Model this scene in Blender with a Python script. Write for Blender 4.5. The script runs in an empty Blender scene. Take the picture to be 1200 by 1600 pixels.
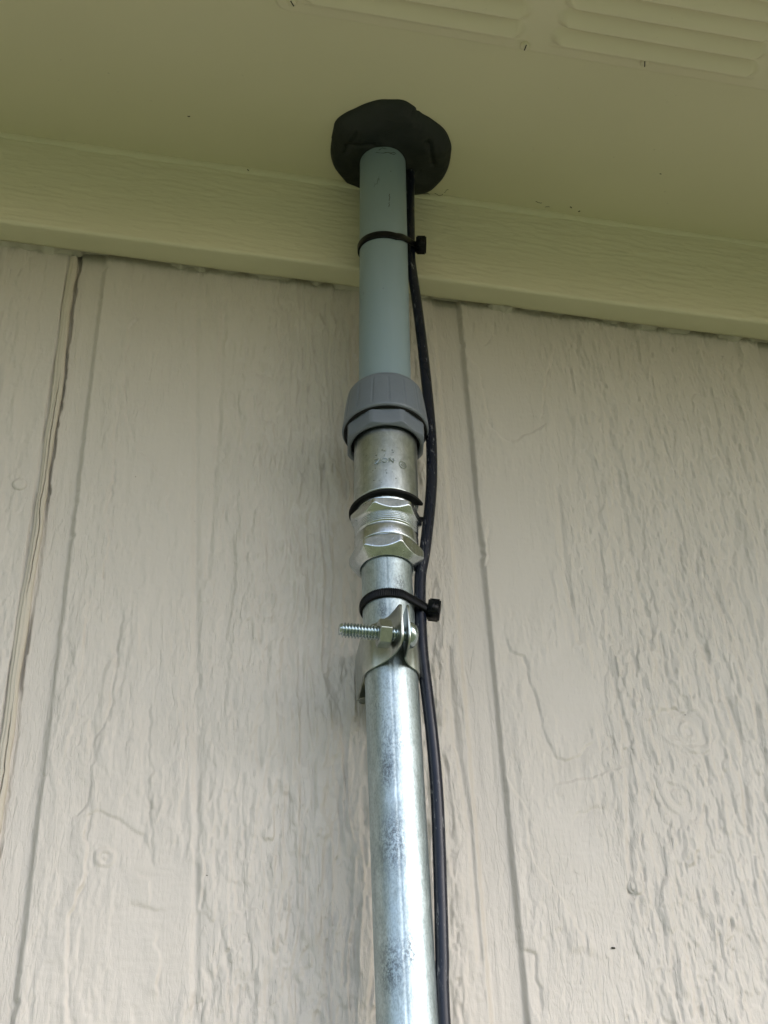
import bpy, bmesh, math, random
import numpy as np
from mathutils import Vector, Matrix

S = bpy.context.scene
COL = S.collection
# ------------------------------------------------------------------ camera
cam_d = bpy.data.cameras.new('camera'); cam = bpy.data.objects.new('camera', cam_d); COL.objects.link(cam)
CR_ = Vector((0.97741692, -0.20815952, -0.03641137)); CU_ = Vector((-0.09905647, -0.6035143, 0.79117527)); CF_ = Vector((0.18666545, 0.76970131, 0.61050463))
M = Matrix((CR_, CU_, -CF_)).transposed().to_4x4(); M.translation = Vector((0, -0.56, 1.65))
cam.matrix_world = M
cam_d.sensor_fit = 'VERTICAL'; cam_d.sensor_height = 36; cam_d.lens = 2230.5/1600*36
cam_d.clip_start = .01; cam_d.clip_end = 500
S.camera = cam
# ------------------------------------------------------------------ world + sun
SUN_EL, SUN_AZ = math.radians(44), math.radians(133)      # azimuth from +y (north) clockwise
w = bpy.data.worlds.new('World'); S.world = w; w.use_nodes = True
nt = w.node_tree; bg = nt.nodes['Background']
sky = nt.nodes.new('ShaderNodeTexSky'); sky.sky_type = 'NISHITA'; sky.sun_disc = False
sky.sun_elevation = SUN_EL; sky.sun_rotation = SUN_AZ
sky.air_density = 1.0; sky.dust_density = 3.0; sky.ozone_density = 1.0
hs = nt.nodes.new('ShaderNodeHueSaturation'); hs.inputs['Saturation'].default_value = .8
nt.links.new(sky.outputs[0], hs.inputs['Color']); nt.links.new(hs.outputs[0], bg.inputs[0])
bg.inputs[1].default_value = .15
sd = bpy.data.lights.new('sun', 'SUN'); sd.energy = 0.55; sd.angle = math.radians(45); sd.color = (1, .98, .95)
sun = bpy.data.objects.new('sun', sd); COL.objects.link(sun)
sv = Vector((math.sin(SUN_AZ)*math.cos(SUN_EL), math.cos(SUN_AZ)*math.cos(SUN_EL), math.sin(SUN_EL)))
sun.rotation_euler = sv.to_track_quat('Z', 'Y').to_euler()
S.view_settings.view_transform = 'Standard'; S.view_settings.look = 'None'
S.view_settings.gamma = 1; S.view_settings.exposure = 1.74
S.render.engine = 'CYCLES'
# ------------------------------------------------------------------ data (metres on the wall plane: x, z)
CR = [
 [(-0.0068,2.0206),(-0.0065,2.0066),(-0.0060,1.9982),(-0.0060,1.9864),(-0.0058,1.9750),(-0.0057,1.9622),(-0.0078,1.9551),(-0.0091,1.9464)],
 [(0.0102,2.0135),(0.0097,2.0014),(0.0088,1.9878),(0.0084,1.9746),(0.0076,1.9665),(0.0056,1.9584),(0.0031,1.9519),(0.0031,1.9396),(0.0031,1.9306),(0.0019,1.9232),(-0.0007,1.9192)],
 [(0.0026,1.9145),(0.0034,1.9032),(0.0046,1.8921),(0.0027,1.8852),(0.0013,1.8784),(-0.0005,1.8744),(-0.0002,1.8652),(0.0002,1.8563),(0.0019,1.8438),(0.0029,1.8316)],
 [(0.0028,1.9183),(0.0061,1.9200),(0.0101,1.9193),(0.0156,1.9162),(0.0225,1.9123),(0.0266,1.9103),(0.0297,1.9033)],
 [(-0.0019,2.2380),(-0.0012,2.2280),(0.0004,2.2158),(0.0035,2.2105),(-0.0010,2.2010),(0.0012,2.1941),(-0.0008,2.1843),(-0.0014,2.1703),(0.0007,2.1548),(0.0017,2.1416),(0.0048,2.1304),(0.0097,2.1191),(0.0156,2.1116),(0.0218,2.1041),(0.0263,2.0925),(0.0269,2.0805)],
 [(-0.0038,2.1586),(-0.0017,2.1433),(-0.0032,2.1215),(-0.0007,2.1011),(-0.0018,2.0769),(0.0003,2.0579),(-0.0010,2.0373)],
 [(-0.0613,2.2345),(-0.0592,2.2028),(-0.0571,2.1659)],
 [(0.1909,2.2096),(0.1946,2.2043),(0.1965,2.1822),(0.1973,2.1606),(0.2031,2.1523),(0.2080,2.1507),(0.2205,2.1589),(0.2277,2.1651)],
 [(0.2078,2.2437),(0.2068,2.2321),(0.2007,2.2239)],
 [(0.2412,2.2245),(0.2333,2.1991),(0.2287,2.1742)],
 [(0.3433,2.2356),(0.3459,2.2240),(0.3427,2.2072),(0.3461,2.1961),(0.3450,2.1692),(0.3407,2.1553),(0.3401,2.1242),(0.3394,2.0936)],
 [(0.1948,2.0210),(0.1960,2.0160),(0.2020,2.0147),(0.2042,2.0020),(0.2062,1.9870),(0.2087,1.9725),(0.2118,1.9618),(0.2173,1.9585),(0.2237,1.9623),(0.2305,1.9689)],
 [(0.1865,1.9511),(0.1899,1.9427),(0.1960,1.9311),(0.1944,1.9160),(0.1980,1.9051),(0.2062,1.8926),(0.2115,1.8837),(0.2150,1.8745)],
 [(0.2199,1.9320),(0.2265,1.9356),(0.2328,1.9370)],
 [(0.2141,1.9469),(0.2302,1.9523),(0.2452,1.9589)],
 [(0.2926,1.9855),(0.2929,1.9778),(0.2896,1.9690),(0.2847,1.9655),(0.2790,1.9699)],
 [(0.2638,1.9859),(0.2676,1.9890),(0.2744,1.9903),(0.2826,1.9903)],
 [(0.2558,1.9436),(0.2484,1.9244),(0.2462,1.9045),(0.2456,1.8949)],
 [(0.1885,1.8689),(0.1933,1.8669),(0.1921,1.8609),(0.1924,1.8455)],
 [(0.1911,2.0919),(0.1895,2.0802),(0.1866,2.0615)],
 [(0.0369,2.0251),(0.0394,2.0042),(0.0385,1.9805),(0.0416,1.9581),(0.0410,1.9424)],
 [(0.0253,1.9695),(0.0261,1.9600),(0.0259,1.9506),(0.0281,1.9415),(0.0277,1.9264),(0.0298,1.9148),(0.0311,1.9020)],
 [(0.0252,1.8919),(0.0305,1.8908),(0.0308,1.8853)],
 [(0.0261,1.8799),(0.0325,1.8797)],
 [(0.0346,1.8655),(0.0364,1.8577),(0.0360,1.8463)],
 [(0.0508,1.9046),(0.0526,1.8948),(0.0506,1.8795)],
 [(0.2780,1.9924),(0.2741,2.0082),(0.2755,2.0269)],
]
VAL = [
 [(0.0347,2.2244),(0.0423,2.0440),(0.0486,1.9131),(0.0511,1.8332)],
 [(0.0497,2.2322),(0.0499,2.1248),(0.0481,2.0446)],
 [(0.2436,2.0275),(0.2478,1.9916),(0.2486,1.9709),(0.2446,1.9377),(0.2387,1.8946)],
 [(0.2863,2.0710),(0.2953,2.0326),(0.3035,2.0035),(0.3067,1.9842),(0.3058,1.9617),(0.3009,1.9286)],
 [(0.1642,2.0144),(0.1648,1.9677),(0.1682,1.9204),(0.1680,1.8632)],
 [(0.2314,2.1234),(0.2298,2.0647),(0.2318,2.0264)],
 [(0.2677,2.1372),(0.2673,2.0853),(0.2699,2.0454)],
 [(0.3063,2.0732),(0.3165,2.0346),(0.3192,1.9977),(0.3131,1.9455)],
]
SM = [
 (0.0356,1.8708,0.0179,0.0380,1.0),
 (0.0204,2.1556,0.0115,0.0471,0.9),
 (0.0239,1.9726,0.0084,0.0159,0.6),
 (0.2133,2.1949,0.0211,0.0432,1.0),
 (0.2025,2.0818,0.0209,0.0475,0.9),
 (0.2232,1.9965,0.0131,0.0295,1.0),
 (0.2184,1.9083,0.0226,0.0349,1.0),
 (0.2087,1.8540,0.0255,0.0159,0.8),
 (-0.0301,2.0359,0.0086,0.0673,0.5),
 (0.0004,1.9870,0.0070,0.0257,0.6),
 (-0.0450,2.1724,0.0128,0.0518,0.4),
]
PUT=[(0.1281,-0.0819),(0.1186,-0.0779),(0.1091,-0.0696),(0.1030,-0.0627),(0.1027,-0.0504),(0.1040,-0.0390),(0.1087,-0.0281),(0.1168,-0.0199),(0.1245,-0.0124),(0.1426,-0.0082),(0.1603,-0.0179),(0.1690,-0.0230),(0.1737,-0.0327),(0.1746,-0.0449),(0.1722,-0.0571),(0.1668,-0.0667),(0.1590,-0.0721),(0.1506,-0.0759),(0.1417,-0.0822),(0.1341,-0.0830)]
SOF = 2.325          # soffit underside
TB, TT, TY = 2.2525, 2.3195, -.0185   # trim bottom, bead line, front face

# ------------------------------------------------------------------ helpers
def tag(o, label=None, cat=None, group=None, kind=None):
    if label: o['label'] = label
    if cat: o['category'] = cat
    if group: o['group'] = group
    if kind: o['kind'] = kind
    return o
def empty(name, loc=(0, 0, 0)):
    o = bpy.data.objects.new(name, None); o.empty_display_size = .01; COL.objects.link(o); o.location = loc
    bpy.context.view_layer.update()
    return o
def link(name, me, mat, parent=None, smooth=True):
    o = bpy.data.objects.new(name, me); COL.objects.link(o)
    if mat: me.materials.append(mat)
    if smooth: me.polygons.foreach_set('use_smooth', [True]*len(me.polygons))
    if parent:
        o.parent = parent
        l = Vector((0, 0, 0)); p = parent
        while p: l += p.location; p = p.parent
        o.location = -l
    return o
def grid_mesh(name, P, closed_u=False, closed_v=False):
    """P: (nu, nv, 3) array"""
    nu, nv = P.shape[:2]
    me = bpy.data.meshes.new(name)
    me.vertices.add(nu*nv); me.vertices.foreach_set('co', np.ascontiguousarray(P, dtype=np.float32).ravel())
    iu = np.arange(nu if closed_u else nu-1); iv = np.arange(nv if closed_v else nv-1)
    A, B = np.meshgrid(iu, iv, indexing='ij'); A2 = (A+1) % nu; B2 = (B+1) % nv
    F = np.stack([A*nv+B, A2*nv+B, A2*nv+B2, A*nv+B2], -1).reshape(-1, 4)
    n = len(F)
    me.loops.add(n*4); me.loops.foreach_set('vertex_index', F.ravel().astype(np.int32))
    me.polygons.add(n); me.polygons.foreach_set('loop_start', np.arange(0, n*4, 4, dtype=np.int32))
    me.update(calc_edges=True)
    return me
def bm_obj(name, bm, mat, parent=None, smooth=True, bevel=0, seg=2, angle=35):
    me = bpy.data.meshes.new(name); bmesh.ops.recalc_face_normals(bm, faces=bm.faces); bm.to_mesh(me); bm.free()
    o = link(name, me, mat, parent, smooth)
    if bevel:
        m = o.modifiers.new('bevel', 'BEVEL'); m.width = bevel; m.segments = seg; m.limit_method = 'ANGLE'; m.angle_limit = math.radians(angle)
        m.harden_normals = False
    return o
def box(bm, x0, x1, y0, y1, z0, z1):
    v = [bm.verts.new((x, y, z)) for x in (x0, x1) for y in (y0, y1) for z in (z0, z1)]
    for f in ((0,1,3,2), (4,6,7,5), (0,4,5,1), (2,3,7,6), (0,2,6,4), (1,5,7,3)): bm.faces.new([v[i] for i in f])
RNG = np.random.RandomState(7)
TAB = RNG.rand(16, 256, 256)*2-1
def vn(x, z, s=0):
    T = TAB[s % 16]; o = s*37
    xi = np.floor(x).astype(np.int64); zi = np.floor(z).astype(np.int64)
    fx = x-xi; fz = z-zi; fx = fx*fx*fx*(fx*(fx*6-15)+10); fz = fz*fz*fz*(fz*(fz*6-15)+10)
    g = lambda a, b: T[(a+o) & 255, (b+o*3) & 255]
    return (g(xi, zi)*(1-fx)+g(xi+1, zi)*fx)*(1-fz)+(g(xi, zi+1)*(1-fx)+g(xi+1, zi+1)*fx)*fz
def fbm(x, z, s=0, n=3, r=.5):
    a, t, k = 1., 0., 1.
    for i in range(n): t = t+a*vn(x*k+i*7.3, z*k+i*3.1, s+i); a *= r; k *= 2.03
    return t
def ss(a, b, x):
    t = np.clip((x-a)/(b-a), 0, 1); return t*t*(3-2*t)
def pdist(X, Z, pl):
    """distance and signed side to a polyline"""
    best = np.full(X.shape, 1e9); side = np.zeros(X.shape)
    for (x0, z0), (x1, z1) in zip(pl[:-1], pl[1:]):
        dx, dz = x1-x0, z1-z0; L = dx*dx+dz*dz
        t = np.clip(((X-x0)*dx+(Z-z0)*dz)/L, 0, 1)
        d = np.hypot(X-x0-t*dx, Z-z0-t*dz)
        s = np.sign((X-x0)*dz-(Z-z0)*dx)
        m = d < best; best = np.where(m, d, best); side = np.where(m, s, side)
    return best, side
def tube(name, C, r, m, parent=None, n=24, rfun=None):
    T = np.gradient(C, axis=0); T /= np.linalg.norm(T, axis=1)[:, None]
    ref = np.array([0, 1., 0]); N = ref-(T@ref)[:, None]*T; N /= np.linalg.norm(N, axis=1)[:, None]; B = np.cross(T, N)
    th = np.linspace(0, 2*np.pi, n, endpoint=False)
    rr = r if rfun is None else rfun(np.arange(len(C)))[:, None, None]
    P = C[:, None, :]+rr*(np.cos(th)[None, :, None]*N[:, None, :]+np.sin(th)[None, :, None]*B[:, None, :])
    return link(name, grid_mesh(name, P, closed_v=True), m, parent)
# ------------------------------------------------------------------ materials
def mat(name, col, rough=.5, metal=0, spec=.5):
    m = bpy.data.materials.new(name); m.use_nodes = True
    b = m.node_tree.nodes['Principled BSDF']
    b.inputs['Base Color'].default_value = (*col, 1); b.inputs['Roughness'].default_value = rough
    b.inputs['Metallic'].default_value = metal; b.inputs['Specular IOR Level'].default_value = spec
    return m, m.node_tree, b
def coords(nt, scale=(1, 1, 1)):
    g = nt.nodes.new('ShaderNodeNewGeometry'); mp = nt.nodes.new('ShaderNodeMapping')
    mp.inputs['Scale'].default_value = scale; nt.links.new(g.outputs['Position'], mp.inputs['Vector'])
    return mp.outputs[0]
def noise(nt, vec, scale, detail=3, rough=.5, dist=0):
    n = nt.nodes.new('ShaderNodeTexNoise'); n.inputs['Scale'].default_value = scale; n.inputs['Detail'].default_value = detail
    n.inputs['Roughness'].default_value = rough; n.inputs['Distortion'].default_value = dist
    nt.links.new(vec, n.inputs['Vector']); return n.outputs['Fac']
def ramp(nt, fac, stops):
    r = nt.nodes.new('ShaderNodeValToRGB'); e = r.color_ramp.elements
    while len(e) < len(stops): e.new(.5)
    for el, (p, c) in zip(e, stops): el.position = p; el.color = (*c, 1) if len(c) == 3 else c
    nt.links.new(fac, r.inputs[0]); return r.outputs[0]
def mix(nt, fac, a, b, mode='MIX'):
    m = nt.nodes.new('ShaderNodeMix'); m.data_type = 'RGBA'; m.blend_type = mode
    for sock, v in ((m.inputs[0], fac), (m.inputs[6], a), (m.inputs[7], b)):
        if isinstance(v, (int, float)): sock.default_value = v
        elif isinstance(v, tuple): sock.default_value = (*v, 1)
        else: nt.links.new(v, sock)
    return m.outputs[2]
def bump(nt, b, h, dist, strength=1.):
    n = nt.nodes.new('ShaderNodeBump'); n.inputs['Distance'].default_value = dist; n.inputs['Strength'].default_value = strength
    nt.links.new(h, n.inputs['Height']); nt.links.new(n.outputs[0], b.inputs['Normal']); return n
def mth(nt, op, a, b=None):
    m = nt.nodes.new('ShaderNodeMath'); m.operation = op
    for s, v in ((m.inputs[0], a), (m.inputs[1], b)):
        if v is None: continue
        if isinstance(v, (int, float)): s.default_value = v
        else: nt.links.new(v, s)
    return m.outputs[0]
g3 = lambda v: (v, v, v)
def paint_mat(name, col, grain, rough=.5, gd=.0002):
    m, t, b = mat(name, col, rough, 0, .4)
    v = coords(t)
    big = noise(t, v, 9, 4, .6)
    c = mix(t, big, tuple(x*.93 for x in col), tuple(min(1, x*1.05) for x in col))
    fl = ramp(t, noise(t, coords(t, (1, 1, .8)), 260, 2, .5), [(0, g3(0)), (.76, g3(0)), (.80, g3(1))])
    c = mix(t, mth(t, 'MULTIPLY', fl, .35), c, tuple(x*.55 for x in col))
    t.links.new(c, b.inputs['Base Color'])
    n1 = noise(t, coords(t, grain), 1, 4, .6, .4); n2 = noise(t, v, 2200, 2, .5)
    h = mth(t, 'ADD', n1, mth(t, 'MULTIPLY', n2, .25))
    bump(t, b, h, gd)
    r = noise(t, v, 60, 3); 
    t.links.new(mth(t, 'ADD', mth(t, 'MULTIPLY', r, .25), rough-.12), b.inputs['Roughness'])
    return m
def siding_mat():
    m = paint_mat('siding_paint', (.49, .450, .403), (700, 700, 170), .42, .00022)
    t = m.node_tree; b = t.nodes['Principled BSDF']
    a = ramp(t, noise(t, coords(t, (1, 1, .16)), 210, 3, .55, .35), [(.47, g3(0)), (.50, g3(1))])
    c = ramp(t, noise(t, coords(t, (1, 1, .22)), 430, 2, .5, .5), [(.45, g3(0)), (.52, g3(1))])
    reg = ramp(t, noise(t, coords(t, (1, 1, .35)), 22, 2, .5), [(.42, g3(0)), (.56, g3(1))])
    h = mth(t, 'MULTIPLY', mth(t, 'ADD', mth(t, 'MULTIPLY', a, .6), mth(t, 'MULTIPLY', c, .4)), mth(t, 'ADD', mth(t, 'MULTIPLY', reg, .8), .2))
    n2 = t.nodes.new('ShaderNodeBump'); n2.inputs['Distance'].default_value = .00024
    old = b.inputs['Normal'].links[0].from_node
    t.links.new(old.outputs[0], n2.inputs['Normal']); t.links.new(h, n2.inputs['Height']); t.links.new(n2.outputs[0], b.inputs['Normal'])
    return m
M_SID = siding_mat()

M_TRIM = paint_mat('trim_paint', (.64, .60, .45), (160, 700, 900), .5, .00025)
M_SOF = paint_mat('soffit_paint', (.635, .59, .43), (60, 60, 60), .5, .00012)
M_VENT = paint_mat('vent_paint', (.65, .60, .45), (90, 90, 90), .42, .0001)
def metal_mat(name, c0, c1, r0, r1, zs=1, dark=.5, streak=True, bmp=.00006, speck=.62):
    m, t, b = mat(name, c0, r0, 1)
    v = coords(t, (1, 1, zs))
    n = noise(t, v, 160, 5, .7, .6)
    c = mix(t, ramp(t, n, [(.35, g3(0)), (.65, g3(1))]), c0, c1)
    blot = ramp(t, noise(t, coords(t, (1, 1, .6)), 26, 4, .7), [(.48, g3(0)), (.74, g3(1))])
    sp = ramp(t, noise(t, coords(t, (1.6, 1.6, .8)), 900, 2, .6), [(speck-.1, g3(0)), (speck, g3(1))])
    d = mth(t, 'MULTIPLY', blot, sp)
    d2 = mth(t, 'MAXIMUM', d, mth(t, 'MULTIPLY', sp, .3))
    c = mix(t, mth(t, 'MULTIPLY', d2, dark), c, (.10, .11, .12))
    stk = noise(t, coords(t, (1, 1, .06)), 420, 4, .7)
    c = mix(t, mth(t, 'MULTIPLY', ramp(t, stk, [(.45, g3(0)), (.75, g3(1))]), .35), c, tuple(x*.6 for x in c0))
    t.links.new(c, b.inputs['Base Color'])
    rr = noise(t, v, 420, 3, .7)
    t.links.new(mth(t, 'ADD', mth(t, 'MULTIPLY', rr, (r1-r0)), r0), b.inputs['Roughness'])
    h = mth(t, 'ADD', noise(t, coords(t, (1, 1, .25)), 700, 3, .6), mth(t, 'MULTIPLY', noise(t, v, 90, 2), .8))
    bump(t, b, h, bmp)
    return m
M_EMT = metal_mat('galvanized_conduit', (.35, .415, .43), (.52, .60, .62), .32, .60, .5, .7, bmp=.00012, speck=.58)
def scuffs(m, pts):
    t = m.node_tree; b = t.nodes['Principled BSDF']; cur = b.inputs['Base Color'].links[0].from_socket
    sp = ramp(t, noise(t, coords(t, (1.4, 1.4, .9)), 700, 4, .75), [(.42, g3(0)), (.58, g3(1))])
    for x, y, z, r in pts:
        g = t.nodes.new('ShaderNodeNewGeometry'); mp = t.nodes.new('ShaderNodeMapping'); mp.vector_type = 'POINT'
        mp.inputs['Location'].default_value = (-x, -y, -z*.45); mp.inputs['Scale'].default_value = (1, 1, .45)
        t.links.new(g.outputs['Position'], mp.inputs['Vector'])
        ln = t.nodes.new('ShaderNodeVectorMath'); ln.operation = 'LENGTH'; t.links.new(mp.outputs[0], ln.inputs[0])
        f = ramp(t, mth(t, 'DIVIDE', ln.outputs['Value'], r), [(.25, g3(1)), (1, g3(0))])
        cur = mix(t, mth(t, 'MULTIPLY', mth(t, 'MULTIPLY', f, sp), .8), cur, (.09, .10, .11))
    t.links.new(cur, b.inputs['Base Color'])
scuffs(M_EMT, [(.1225, -.0455, 1.893, .0085), (.1195, -.044, 1.843, .0075), (.1275, -.0465, 1.848, .005), (.121, -.045, 1.925, .005), (.131, -.046, 2.018, .004), (.1225, -.0445, 2.0035, .003)])
M_ZINC = metal_mat('zinc_steel', (.42, .46, .48), (.60, .64, .66), .14, .34, 1, .35, bmp=.00006)
M_STRAP = metal_mat('strap_steel', (.34, .37, .345), (.44, .47, .44), .24, .42, 1, .3, bmp=.00004, speck=.7)
M_COUP = metal_mat('coupling_steel', (.36, .39, .39), (.52, .56, .56), .22, .48, 1, .3, bmp=.00008)
M_BOLT = metal_mat('bolt_steel', (.36, .44, .46), (.48, .55, .57), .18, .32, 1, .2, bmp=.00002)
M_PVC, t, b = mat('gray_pvc', (.235, .29, .34), .38, 0, .5)
v = coords(t)
c = mix(t, noise(t, coords(t, (1, 1, .2)), 120, 3), (.20, .268, .308), (.235, .303, .345))
sc = ramp(t, noise(t, coords(t, (1, 1, .35)), 230, 3, .6, 1.2), [(.70, g3(0)), (.74, g3(1))])
c = mix(t, mth(t, 'MULTIPLY', sc, .6), c, (.06, .07, .07)); t.links.new(c, b.inputs['Base Color'])
bump(t, b, noise(t, coords(t, (1, 1, .15)), 500, 2), .00004)
M_FIT, t, b = mat('dark_gray_pvc_fitting', (.115, .13, .145), .40, 0, .5)
t.links.new(mix(t, noise(t, coords(t), 150, 4, .7), (.115, .135, .165), (.15, .17, .205)), b.inputs['Base Color'])
bump(t, b, noise(t, coords(t), 900, 3), .00005)
M_BLK, t, b = mat('black_nylon', (.002, .0028, .0042), .32, 0, .16)
bump(t, b, noise(t, coords(t), 900, 2), .00003)
M_RUB_SHADE, t, b = mat('black_rubber_and_shade', (.0022, .003, .0035), .5, 0, .2)  # split ring, and the dark rings that stand for shade on the adapter
M_CAB, t, b = mat('black_cable_jacket', (.006, .008, .016), .30, 0, .28)
scf = ramp(t, noise(t, coords(t, (1, 1, .25)), 800, 3, .65), [(.60, g3(0)), (.68, g3(1))])
gate = ramp(t, noise(t, coords(t, (1, 1, .4)), 60, 2), [(.45, g3(0)), (.6, g3(1))])
t.links.new(mix(t, mth(t, 'MULTIPLY', mth(t, 'MULTIPLY', scf, gate), .45), (.006, .008, .016), (.30, .30, .30)), b.inputs['Base Color'])
t.links.new(mth(t, 'ADD', mth(t, 'MULTIPLY', noise(t, coords(t, (1, 1, .3)), 90, 3), .3), .12), b.inputs['Roughness'])
bump(t, b, noise(t, coords(t, (1, 1, .3)), 260, 3), .00015)
M_PUT, t, b = mat('duct_seal_putty', (.020, .024, .023), .6, 0, .35)
t.links.new(mix(t, noise(t, coords(t), 80, 4, .6), (.010, .013, .0125), (.018, .022, .021)), b.inputs['Base Color'])
bump(t, b, noise(t, coords(t), 85, 6, .62, .6), .0011)
t.links.new(mth(t, 'ADD', mth(t, 'MULTIPLY', noise(t, coords(t), 60, 3), .5), .3), b.inputs['Roughness'])
M_CAULK = paint_mat('seam_caulk', (.46, .415, .345), (400, 400, 120), .55, .0002)
M_DIRT, t, b = mat('dirt', (.03, .025, .02), .8)
M_LAWN, t, b = mat('lawn', (.06, .10, .02), .9, 0, .1)
t.links.new(mix(t, noise(t, coords(t), 3, 6, .7), (.080, .092, .046), (.125, .138, .070)), b.inputs['Base Color'])
M_ROOF, t, b = mat('roof_shingle', (.08, .08, .075), .9, 0, .2)
M_FAS, t, b = mat('fascia_paint', (.5, .46, .36), .5)

# ------------------------------------------------------------------ the setting
bm = bmesh.new(); vs = [bm.verts.new(p) for p in ((-150, -200, 0), (150, -200, 0), (150, 100, 0), (-150, 100, 0))]; bm.faces.new(vs)
tag(bm_obj('lawn', bm, M_LAWN), kind='structure')
bm = bmesh.new()
box(bm, -5, 7, -.475, -.452, 2.29, 2.47)
tag(bm_obj('fascia', bm, M_FAS, bevel=.003), kind='structure')
bm = bmesh.new()
v = [bm.verts.new(p) for p in ((-5.2, -.52, 2.475), (7.2, -.52, 2.475), (7.2, 4, 3.9), (-5.2, 4, 3.9), (-5.2, -.52, 2.49), (7.2, -.52, 2.49), (7.2, 4, 3.93), (-5.2, 4, 3.93))]
for f in ((0, 3, 2, 1), (4, 5, 6, 7), (0, 1, 5, 4), (2, 3, 7, 6), (0, 4, 7, 3), (1, 2, 6, 5)): bm.faces.new([v[i] for i in f])
tag(bm_obj('roof', bm, M_ROOF, smooth=False), kind='structure')

# ------------------------------------------------------------------ siding
GW, PITCH, G0 = .0168, .2036, -.0332      # groove width, spacing, left edge of the seam groove
def siding_h(X, Z):
    """outward relief (metres) of the embossed boards"""
    wx = X+.0022*vn(X/.03, Z/.05, 1)+.0009*vn(X/.009, Z/.018, 2)
    # to the right the grain leans
    lean = ss(.2, .34, X)
    wx = wx+lean*.05*(Z-2.0)*.5
    # region strength
    dense = ss(.03, .075, X)*(1-ss(.15, .17, X)) + 1.0*ss(.225, .26, X) + .6*(1-ss(-.06, -.04, X))
    dense = np.clip(dense+.5+.4*vn(X/.035, Z/.09, 3), .42, 1.3)
    for (cx, cz, a, c, s) in SM:
        q = ((X-cx+.003*vn(X/.01, Z/.02, 4))/a)**2+((Z-cz)/c)**2
        dense = dense*(1-s*.92*(1-ss(.55, 1.15, q)))
    fine = ss(.06, .10, X)*(1-ss(.15, .17, X))
    n1 = vn(wx/.0048, Z/.030, 5)+.55*vn(wx/.0023, Z/.013, 6)+.25*vn(X/.0015, Z/.006, 7)
    p1 = ss(-.05, .05, n1)+.45*ss(.45, .52, n1)
    n3 = vn(wx/.0026+3, Z/.012, 13)+.5*vn(wx/.0013, Z/.0055, 14)
    p3 = ss(.0, .22, n3)
    n2 = vn(wx/.011, Z/.075, 8)+.4*vn(wx/.005, Z/.03, 9)+.2*vn(X/.0024, Z/.006, 10)
    p2 = ss(-.05, .05, n2)+.7*ss(.45, .54, n2)-.6*(1-ss(-.52, -.42, n2))
    rid = np.abs(vn(wx/.0036, Z/.045, 11)); rid = (1-ss(0, .35, rid))
    h = dense*(.00041*p1+.00037*p2+.00031*p3)+fine*.0007*(rid-.4)*dense
    # pits
    pit = ss(.62, .8, vn(X/.0022, Z/.0045, 12)+.3*vn(X/.0009, Z/.0016, 13))
    h = h-.0003*pit*np.clip(dense, .1, 1)
    h = h+.00005*vn(X/.0011, Z/.0012, 14)+.00007*vn(X/.006, Z/.0011, 15)*(1-np.clip(dense, 0, 1))
    h = h+.0005*vn(X/.05, Z/.2, 2)
    return h
def knot(X, Z, cx, cz, a, c, h):
    dx, dz = X-cx, Z-cz
    q = np.sqrt((dx/a)**2+(dz/c)**2)+.18*vn(X/.006, Z/.008, 3)
    m = 1-ss(.9, 1.5, q)
    rings = .00045*ss(-.2, .2, np.sin(q*9+2*vn(X/.008, Z/.01, 5)))+.0003*vn(X/.003, Z/.004, 6)
    return h*(1-m)+(rings+.0002)*m
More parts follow.
